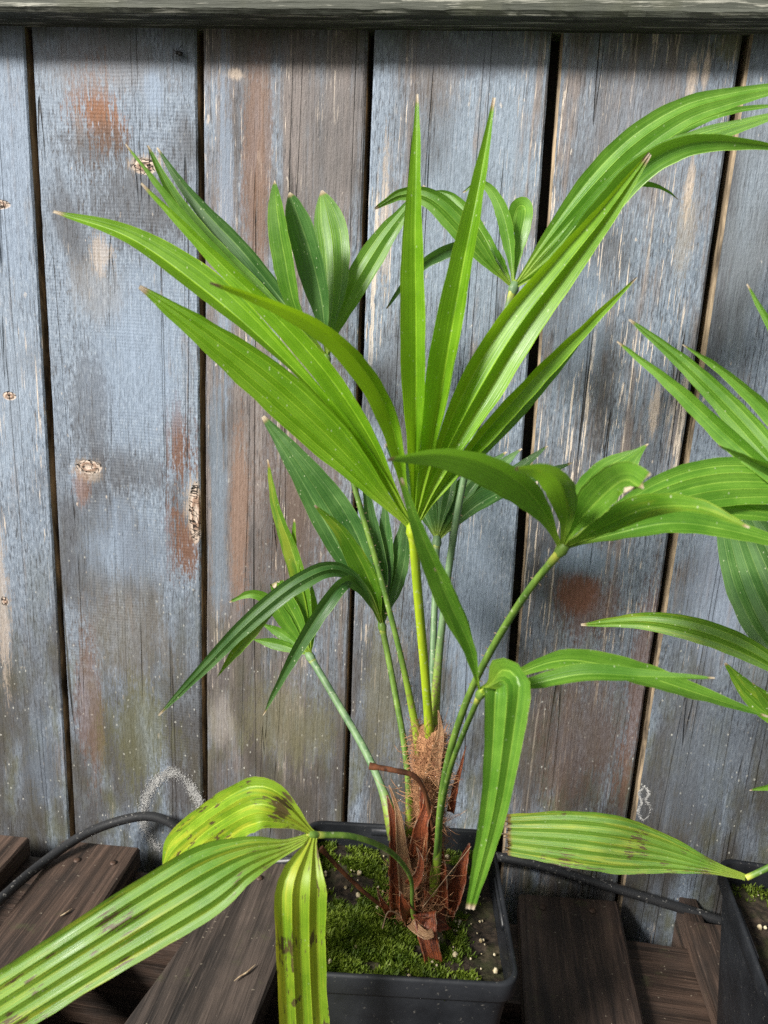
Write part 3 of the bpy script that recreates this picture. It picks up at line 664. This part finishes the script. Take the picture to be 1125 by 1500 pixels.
def husk(pts,wpx,mat=husk_m,curl=0.6,kind='lance',name='husk',twist=10):
    c=P3(pts); N=22; cl=catmull(c,N); mb=MB(); rows=[]; sid=len(bpy.data.objects)
    for i,p in enumerate(cl):
        s=i/N; t=(cl[min(i+1,N)]-cl[max(i-1,0)]).normalized(); v=(p-CAM).normalized(); w=t.cross(v).normalized(); nn=w.cross(t)
        w,nn=w*math.cos(rad(twist))+nn*math.sin(rad(twist)),nn*math.cos(rad(twist))-w*math.sin(rad(twist))
        hw=0.5*wpx/F*depth_of(p)*(prof('tongue',s) if kind!='stub' else (1-0.3*s))*(1+0.14*nz(s*7,sid))
        if kind=='base': hw=0.5*wpx/F*depth_of(p)*(1-0.93*s**1.4)*(1+0.14*nz(s*7,sid)+0.12*nz(s*23,sid+3))
        rows.append([p+w*hw*math.sin(a)/max(0.3,math.sin(curl*1.4))+nn*hw*curl*(math.cos(a)-0.6)+Vector((0,0,0.0006*nz(s*15,k,sid))) for k,a in enumerate([lerp(-curl*1.4,curl*1.4,j/8) for j in range(9)])])
    mb.quadstrip(rows,False,0,[[(j/8,i/N) for j in range(9)] for i in range(N+1)])
    o=mb.build(name,{husk_m:husk_m_,husk_l:husk_l_}.get(mat,mat),palm); sm=o.modifiers.new('thickness','SOLIDIFY'); sm.thickness=0.0006; return o
# clasping leaf bases and dead husks, low to high
husk([(592,1335,-0.225),(585,1270,-0.222),(578,1210,-0.218),(567,1165,-0.214)],40,husk_m,0.9,'base')
husk([(600,1320,-0.226),(590,1250,-0.224),(583,1190,-0.22),(570,1150,-0.216)],26,husk_l,0.9,'base')
husk([(640,1330,-0.222),(638,1250,-0.222),(622,1190,-0.22),(616,1150,-0.218)],38,husk_m,0.9,'base')
husk([(612,1260,-0.224),(618,1210,-0.224),(626,1180,-0.222),(617,1140,-0.218)],30,husk_m,0.9,'base')
husk([(632,1150,-0.212),(640,1105,-0.212),(646,1075,-0.212),(642,1040,-0.211)],24,husk_l,0.8,'base')
husk([(650,1335,-0.215),(668,1300,-0.213),(680,1260,-0.21),(688,1235,-0.208)],36,husk_m,0.9,'base')
husk([(660,1190,-0.20),(668,1150,-0.20),(676,1120,-0.20),(683,1092,-0.20)],12,husk_m,0.8,'base')
husk([(622,1335,-0.235),(625,1365,-0.245),(632,1395,-0.25),(638,1422,-0.253)],34,husk_m,0.8,'stub')
husk([(600,1350,-0.238),(612,1362,-0.246),(625,1370,-0.25),(634,1366,-0.252)],16,husk_l,0.7,'stub')
husk([(605,1345,-0.236),(596,1335,-0.243),(590,1320,-0.246),(586,1305,-0.247)],30,husk_m,0.9,'base')
husk([(655,1345,-0.225),(640,1352,-0.235),(622,1350,-0.24),(605,1340,-0.243)],30,husk_m,0.8,'base')
husk([(575,1342,-0.225),(565,1330,-0.228),(556,1312,-0.23),(553,1300,-0.23)],14,husk_m,0.8,'base')
husk([(600,1300,-0.236),(612,1285,-0.238),(617,1260,-0.236),(610,1240,-0.232)],20,husk_m,0.9,'base')
for pts,w0,w1 in (([(541,1122,-0.235),(575,1128,-0.232),(606,1136,-0.228),(620,1155,-0.225),(628,1185,-0.224),(634,1215,-0.222)],8,9),([(470,1242,-0.24),(505,1280,-0.235),(540,1312,-0.23),(575,1338,-0.224)],7,6),([(594,1345,-0.24),(570,1335,-0.243),(560,1360,-0.247)],2.0,2.0),([(620,1328,-0.24),(650,1290,-0.24),(690,1240,-0.235)],1.6,1.4)):
    c=catmull(P3(pts),26); k=MB(); k.tube(c,[0.5*lerp(w0,w1,i/26)/F*0.52*(1.35 if i<2 and w0>5 else 1)*(1+0.12*nz(i*0.6,w0)) for i in range(27)],7,0,True,0.6); k.build('dead_stalk',husk_l if w0<3 else husk_m,palm)

fx=MB(); random.seed(321)
for q in range(300):
    py=random.uniform(1085,1345); cx_=lerp(630,616,(py-1085)/260); sp_=lerp(24,46,sstep(1150,1330,py)); px=cx_+random.gauss(0,sp_*0.5)
    yy=-0.205-lerp(0.010,0.026,sstep(1120,1330,py))*max(0.2,1-((px-cx_)/sp_)**2)
    p=at(px,py,yy); a=random.random()*6.283; L=random.uniform(0.006,0.022); r=random.uniform(0.00010,0.00019)
    d=Vector((math.cos(a),0,math.sin(a))); d2=(d+Vector((random.uniform(-1,1),0,random.uniform(-1,1)))*0.8).normalized(); e=Vector((0,-1,0))
    fx.tube(catmull([p,p+d*L*0.35+e*0.001,p+d*L*0.5+d2*L*0.3+e*0.0012,p+d*L*0.5+d2*L*0.6-e*0.001],7),[r]*7+[r*0.5],3,random.choice((0,0,1)),False)
fo=fx.build('loose_fibre',[fib_m,fib_m],palm); fo['kind']='stuff'
# --- fronds of the main palm
# central bright fan
f1=frond(palm,[(605,780,-0.222),(613,880,-0.216),(622,980,-0.209),(628,1060,-0.205),(630,1110,-0.203)],16,'bright',0,True,1.2)
H=(605,776,-0.222)
b='bright'
leaflet(f1,[H,(560,728,-0.228),(495,655,-0.236),(400,566,-0.248),(300,488,-0.26),(204,420,-0.268)],66,3,20,'strap',b,36)
leaflet(f1,[H,(560,700,-0.225),(490,604,-0.228),(400,508,-0.23),(300,420,-0.228),(190,346,-0.224),(78,310,-0.22)],44,1,-20,'outer',b,58)
leaflet(f1,[H,(580,722,-0.223),(540,640,-0.224),(478,548,-0.226),(405,466,-0.228),(330,394,-0.229),(262,325,-0.23),(207,268,-0.23)],31,1,16,'strap',b,46)
leaflet(f1,[H,(590,700,-0.23),(572,622,-0.245),(545,563,-0.262),(500,508,-0.285),(440,466,-0.31),(372,436,-0.335),(308,414,-0.352)],32,1,22,'strap',b,44)
leaflet(f1,[H,(607,650,-0.224),(607,500,-0.225),(606,350,-0.222),(609,230,-0.216),(611,138,-0.21)],36,1,10,'strap',b,62)
leaflet(f1,[H,(628,660,-0.223),(652,520,-0.222),(676,390,-0.216),(702,265,-0.208),(724,143,-0.20)],39,1,10,'strap',b,62)
leaflet(f1,[H,(640,690,-0.22),(690,590,-0.213),(755,482,-0.203),(830,385,-0.192),(890,310,-0.182),(952,225,-0.172)],64,2,-18,'strap',b,46)
leaflet(f1,[H,(650,712,-0.217),(700,648,-0.207),(770,570,-0.193),(850,488,-0.178),(933,406,-0.165)],27,1,-20,'strap',b,46)
leaflet(f1,[H,(640,720,-0.216),(690,670,-0.204),(760,600,-0.188),(820,535,-0.176),(868,478,-0.168)],24,1,30,'strap','mid',30)
# back frond, upper right
f2=frond(palm,[(752,424,-0.125),(715,560,-0.14),(680,700,-0.158),(660,815,-0.172),(647,920,-0.184),(639,1010,-0.193),(636,1080,-0.197)],13,'blue',46,True,1.3)
H=(752,422,-0.125)
leaflet(f2,[H,(720,388,-0.13),(680,338,-0.135),(632,292,-0.135),(588,285,-0.13),(549,306,-0.125)],34,2,18,'strap','mid',24)
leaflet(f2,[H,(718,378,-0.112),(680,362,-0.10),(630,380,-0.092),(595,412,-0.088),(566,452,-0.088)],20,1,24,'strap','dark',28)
leaflet(f2,[H,(722,370,-0.115),(690,318,-0.106),(662,287,-0.10),(634,279,-0.096)],20,1,14,'strap','mid',26)
leaflet(f2,[H,(748,372,-0.12),(738,318,-0.117),(720,280,-0.114),(700,268,-0.113),(678,282,-0.112)],20,1,12,'strap','mid',26)
leaflet(f2,[H,(736,390,-0.118),(716,352,-0.113)],14,1,14,'lance','mid',26)
leaflet(f2,[H,(758,370,-0.115),(768,322,-0.11),(768,303,-0.102),(757,306,-0.094),(748,342,-0.092)],24,1,10,'blunt','mid',20)
leaflet(f2,[H,(800,356,-0.128),(868,274,-0.13),(930,212,-0.13),(1000,166,-0.13),(1065,145,-0.13),(1140,130,-0.13),(1190,128,-0.13)],46,2,26,'strap','mid',30)
leaflet(f2,[H,(812,356,-0.12),(885,268,-0.118),(955,216,-0.115),(1050,168,-0.11),(1160,152,-0.105)],20,1,24,'strap','mid',30)
leaflet(f2,[H,(820,366,-0.135),(900,282,-0.14),(950,240,-0.142),(1010,209,-0.145),(1065,190,-0.147),(1160,162,-0.15)],40,2,24,'strap','mid',24)
leaflet(f2,[H,(816,380,-0.14),(880,310,-0.145),(930,255,-0.15),(985,220,-0.155),(1050,208,-0.16),(1160,218,-0.165)],36,1,-28,'strap','mid',30)
leaflet(f2,[H,(800,392,-0.13),(870,318,-0.13),(920,276,-0.13),(950,270,-0.13),(976,279,-0.13),(993,292,-0.13)],14,1,24,'strap','mid',30)
# back frond, upper left
f3=frond(palm,[(479,526,-0.135),(496,615,-0.150),(520,715,-0.166),(556,840,-0.182),(588,965,-0.195),(608,1062,-0.201),(614,1105,-0.203)],10,'green',70,True,1.4)
H=(479,524,-0.135)
leaflet(f3,[H,(400,452,-0.14),(330,385,-0.145),(262,310,-0.148),(225,263,-0.15),(184,211,-0.15)],17,1,24,'strap','mid',30)
leaflet(f3,[H,(385,438,-0.13),(300,350,-0.13),(250,280,-0.128),(216,213,-0.125)],28,1,-28,'strap','mid',30)
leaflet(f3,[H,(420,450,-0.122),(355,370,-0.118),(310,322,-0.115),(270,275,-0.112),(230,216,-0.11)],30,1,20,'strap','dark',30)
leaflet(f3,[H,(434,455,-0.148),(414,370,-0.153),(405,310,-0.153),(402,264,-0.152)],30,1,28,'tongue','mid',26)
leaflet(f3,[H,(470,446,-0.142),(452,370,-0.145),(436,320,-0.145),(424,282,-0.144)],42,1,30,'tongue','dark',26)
leaflet(f3,[H,(489,430,-0.118),(488,360,-0.108),(480,315,-0.103),(471,279,-0.10)],48,2,14,'tongue','mid',16)
leaflet(f3,[H,(492,480,-0.12),(518,422,-0.11),(556,358,-0.10),(590,312,-0.094),(622,272,-0.09)],36,2,18,'strap','mid',22)
# left frond
f4=frond(palm,[(560,919,-0.155),(576,1000,-0.17),(592,1090,-0.188),(599,1160,-0.20),(601,1225,-0.21)],11,'green',0,True,1.5)
H=(560,917,-0.155)
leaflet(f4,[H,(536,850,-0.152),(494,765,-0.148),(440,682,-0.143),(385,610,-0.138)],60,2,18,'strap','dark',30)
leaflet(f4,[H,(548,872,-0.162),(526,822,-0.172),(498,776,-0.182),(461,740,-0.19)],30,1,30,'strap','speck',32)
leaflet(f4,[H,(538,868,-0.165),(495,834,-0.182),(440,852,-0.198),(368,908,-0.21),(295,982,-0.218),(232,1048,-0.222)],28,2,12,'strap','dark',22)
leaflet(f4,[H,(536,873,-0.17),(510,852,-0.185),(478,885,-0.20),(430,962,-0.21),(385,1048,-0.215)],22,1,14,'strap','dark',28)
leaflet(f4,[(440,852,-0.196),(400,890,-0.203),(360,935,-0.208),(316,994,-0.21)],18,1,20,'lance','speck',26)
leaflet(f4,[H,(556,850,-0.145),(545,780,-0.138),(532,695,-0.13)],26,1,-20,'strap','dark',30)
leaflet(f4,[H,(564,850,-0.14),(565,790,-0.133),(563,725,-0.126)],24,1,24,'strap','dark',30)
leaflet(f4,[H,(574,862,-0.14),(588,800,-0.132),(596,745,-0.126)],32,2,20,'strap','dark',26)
# small frond, lower left
f5=frond(palm,[(455,963,-0.125),(490,1022,-0.145),(535,1100,-0.175),(563,1165,-0.198),(580,1228,-0.214)],12,'blue',0,True,1.8)
H=(455,961,-0.125)
leaflet(f5,[H,(450,895,-0.122),(430,818,-0.118),(405,745,-0.113),(392,673,-0.11)],22,1,26,'strap','tipy',32)
leaflet(f5,[H,(442,890,-0.12),(431,830,-0.117),(431,760,-0.113)],18,1,24,'strap','speck',28)
leaflet(f5,[H,(436,915,-0.125),(418,880,-0.126),(404,850,-0.127)],28,1,18,'blunt','mid',24)
leaflet(f5,[H,(424,918,-0.125),(396,882,-0.127),(368,870,-0.13),(336,882,-0.132)],20,1,20,'strap','mid',26)
leaflet(f5,[H,(415,946,-0.122),(368,936,-0.12)],16,1,20,'lance','mid',26)
leaflet(f5,[H,(415,930,-0.118),(380,912,-0.115)],14,1,20,'lance','mid',26)
leaflet(f5,[H,(459,905,-0.118),(456,850,-0.114)],16,1,20,'lance','mid',26)
# dark frond behind the bright one
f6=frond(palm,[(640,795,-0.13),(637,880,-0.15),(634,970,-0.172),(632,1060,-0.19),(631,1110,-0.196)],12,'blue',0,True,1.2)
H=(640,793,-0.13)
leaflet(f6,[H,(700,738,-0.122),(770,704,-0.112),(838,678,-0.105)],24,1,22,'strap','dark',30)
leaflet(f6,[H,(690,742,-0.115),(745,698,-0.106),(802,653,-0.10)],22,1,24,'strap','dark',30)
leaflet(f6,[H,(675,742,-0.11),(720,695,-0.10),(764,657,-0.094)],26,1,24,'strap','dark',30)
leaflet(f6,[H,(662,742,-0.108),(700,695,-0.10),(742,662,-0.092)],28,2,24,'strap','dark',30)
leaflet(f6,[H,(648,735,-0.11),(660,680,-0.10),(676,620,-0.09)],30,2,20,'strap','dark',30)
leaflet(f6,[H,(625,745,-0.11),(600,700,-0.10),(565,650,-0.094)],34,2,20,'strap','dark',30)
# right frond, towards the camera
f7=frond(palm,[(822,806,-0.285),(772,868,-0.275),(722,948,-0.262),(684,1026,-0.248),(657,1110,-0.236),(645,1185,-0.228),(640,1265,-0.226),(632,1325,-0.212)],13,'green',50,True,1.5)
H=(822,804,-0.285)
leaflet(f7,[H,(800,758,-0.295),(765,716,-0.312),(710,684,-0.335),(645,668,-0.358),(568,673,-0.38)],48,1,34,'strap','mid',34)
leaflet(f7,[H,(829,760,-0.30),(822,716,-0.325),(798,692,-0.355),(755,686,-0.385)],42,1,20,'strap','speck',30)
leaflet(f7,[H,(850,758,-0.305),(888,718,-0.33),(915,702,-0.35),(938,712,-0.365)],50,1,24,'blunt','mid',34)
leaflet(f7,[H,(846,752,-0.27),(892,700,-0.255),(950,650,-0.245)],58,2,22,'lance','mid',18)
leaflet(f7,[H,(890,765,-0.275),(980,724,-0.265),(1075,705,-0.255),(1200,716,-0.245),(1300,750,-0.24)],68,3,24,'strap','mid',18)
leaflet(f7,[H,(880,772,-0.30),(945,744,-0.32),(1020,742,-0.34),(1098,773,-0.358)],34,1,26,'strap','speck',34)
leaflet(f7,[H,(890,784,-0.28),(980,765,-0.28),(1070,776,-0.28),(1200,812,-0.28)],34,1,22,'strap','mid',28)
leaflet(f7,[H,(890,775,-0.272),(990,748,-0.262),(1100,748,-0.255),(1220,775,-0.25)],36,2,22,'strap','mid',22)
# near frond, low right
f8=frond(palm,[(703,1018,-0.30),(684,1062,-0.287),(660,1125,-0.265),(645,1195,-0.24),(638,1260,-0.226),(630,1320,-0.21)],10,'green',0,True,2.1)
H=(703,1014,-0.30)
leaflet(f8,[H,(685,942,-0.312),(650,862,-0.33),(614,778,-0.348),(588,700,-0.36)],32,1,30,'strap','mid',34)
leaflet(f8,[H,(688,950,-0.318),(662,892,-0.332),(636,832,-0.345)],18,1,24,'strap','mid',30)
leaflet(f8,[H,(722,1004,-0.312),(740,1000,-0.326),(742,1032,-0.332),(724,1180,-0.333),(688,1332,-0.325)],64,2,12,'drop','mid',34)
leaflet(f8,[H,(758,987,-0.295),(830,966,-0.288),(920,982,-0.28),(1020,1014,-0.272),(1125,1050,-0.265)],32,1,24,'strap','mid',28)
leaflet(f8,[H,(775,1002,-0.305),(855,986,-0.305),(950,990,-0.305),(1047,993,-0.305)],24,1,28,'strap','mid',30)
# old frond, front left
f9=frond(palm,[(460,1223,-0.31),(520,1226,-0.296),(572,1248,-0.275),(601,1285,-0.252),(604,1330,-0.24),(612,1365,-0.22)],9,'green',0,True,2.2)
H=(460,1222,-0.31)
leaflet(f9,[H,(420,1240,-0.318),(350,1262,-0.332),(240,1326,-0.352),(120,1400,-0.372),(-10,1482,-0.388),(-130,1556,-0.395)],104,5,14,'fan','old',28)
leaflet(f9,[H,(420,1192,-0.315),(375,1178,-0.318),(320,1205,-0.312),(275,1240,-0.30),(238,1276,-0.29)],74,3,-14,'fan','yellow',26)
leaflet(f9,[H,(452,1252,-0.322),(441,1300,-0.335),(440,1370,-0.338),(443,1450,-0.335),(450,1570,-0.328),(460,1700,-0.32)],74,3,10,'fan2','yellow',24)

# --- second palm, mostly out of frame
b2=Vector((pc2.x,pc2.y,ZS+PH-0.02))
palm2=empty('fan_palm',b2); tag(palm2,'fan palm whose leaves reach in from the pot by the wood block','palm')
def rel(o): o.parent=palm2; o.matrix_parent_inverse=Matrix.Translation(-b2); return o
t2=MB(); ax=[b2+Vector((0.002*math.sin(i),0.001*math.cos(i*1.3),-0.002+0.11*i/14)) for i in range(15)]
t2.tube(ax,[lerp(0.016,0.009,i/14)*(1+0.1*math.sin(i*2.1)) for i in range(15)],16); o=t2.build('trunk',fib_m,palm2)
top2=b2+Vector((0,0,0.10))
def frond2(hub,w,stalk='green'):
    h=at(*hub); c=catmull([h,h.lerp(top2,0.5)+Vector((0,0,0.012)),top2,top2-Vector((0,0,0.05))],40); r=0.5*w/F*0.5; mb=MB()
    mb.tube(c,[r]*41,9,0,True,0.75); o=mb.build('frond',[SM[stalk]],palm2); return o
g1=frond2((1215,770,-0.26),14); H=(1215,770,-0.26)
leaflet(g1,[H,(1140,705,-0.255),(1065,640,-0.245),(985,565,-0.235),(904,500,-0.225)],25,1,26,'strap','mid',28)
leaflet(g1,[H,(1150,690,-0.25),(1085,615,-0.235),(1005,535,-0.222),(922,468,-0.21)],34,2,22,'strap','mid',22)
leaflet(g1,[H,(1160,705,-0.275),(1110,680,-0.29),(1052,652,-0.302)],18,1,24,'strap','mid',30)
leaflet(g1,[H,(1185,690,-0.25),(1130,610,-0.24),(1060,545,-0.232),(1000,505,-0.225)],22,1,26,'strap','mid',28)
leaflet(g1,[H,(1190,620,-0.24),(1140,500,-0.23),(1094,416,-0.22)],20,1,24,'strap','mid',28)
g2=frond2((1205,1040,-0.19),13); H=(1205,1040,-0.19)
leaflet(g2,[H,(1170,960,-0.17),(1120,860,-0.15),(1085,770,-0.135),(1060,690,-0.125)],105,4,20,'strap','dark',18)
leaflet(g2,[H,(1140,978,-0.18),(1050,932,-0.165),(950,910,-0.15),(851,915,-0.14)],36,2,20,'strap','speck',24)
leaflet(g2,[H,(1150,1050,-0.185),(1100,1015,-0.18),(1062,971,-0.176)],34,2,20,'strap','speck',24)
leaflet(g2,[H,(1160,1060,-0.20),(1125,1030,-0.205),(1103,1000,-0.21)],22,1,24,'strap','speck',28)
leaflet(g2,[H,(1180,1120,-0.20),(1140,1148,-0.205),(1098,1158,-0.21)],18,1,22,'strap','mid',28)
g3=frond2((1093,1286,-0.215),9); H=(1092,1285,-0.215)
leaflet(g3,[H,(1035,1268,-0.215),(955,1246,-0.212),(850,1230,-0.208),(736,1222,-0.204)],80,6,12,'blunt','scorched',30)

# ------------------------------------------------------------------ small things
spm=simple_mat('spider_black',(0.006,0.006,0.006),(0.02,0.018,0.016),300,0.5)
sp=at(262,78,-0.0035); spider=empty('spider',sp); tag(spider,'tiny black spider clinging to the board below the rail','spider')
def ell(c,r,n=10):
    mb=MB(); rows=[[c+Vector((r[0]*math.sin(math.pi*(i+.1)/7.2)*math.cos(6.283*k/n),r[1]*math.sin(math.pi*(i+.1)/7.2)*math.sin(6.283*k/n),r[2]*math.cos(math.pi*(i+.1)/7.2))) for k in range(n)] for i in range(8)]
    mb.quadstrip(list(reversed(rows)),True); return mb
ell(sp+Vector((0.0012,0,-0.0004)),(0.0024,0.0018,0.0019)).build('abdomen',spm,spider)
ell(sp+Vector((-0.0016,0,0.0004)),(0.0014,0.0012,0.0012)).build('thorax',spm,spider)
for i in range(8):
    a=[30,65,110,150,205,245,290,335][i]; d=Vector((math.cos(rad(a)),0,math.sin(rad(a)))); c0=sp+Vector((-0.001,0,0.0003)); L=0.0058+0.0012*math.sin(i*2.2)
    k=MB(); k.tube([c0,c0+d*L*0.45+Vector((0,-0.0012,0)),c0+d*L*0.8+Vector((0,0.0008,0)),c0+d*L+Vector((0,0.0028,0))],[0.0003,0.00028,0.0002,0.00012],5); k.build('leg',spm,spider)
straw_m=simple_mat('dry_straw',(0.22,0.15,0.09),(0.48,0.38,0.25),200,0.7)
for pts,lab in (([(343,1437),(352,1430),(362,1424),(374,1413)],'dry tan leaf scrap lying on the slat beside the yellow hanging leaf'),([(88,1342),(97,1337),(105,1331)],'pale straw bit lying on the slat crossed by the hose')):
    c=catmull([onz(x,y,ZS+0.0022) for x,y in pts],12); k=MB(); k.tube(c,[0.0011*math.sin(math.pi*(i+0.6)/13.2)+0.0002 for i in range(13)],6,0,True,0.6); tag(k.build('straw',straw_m),lab,'straw')
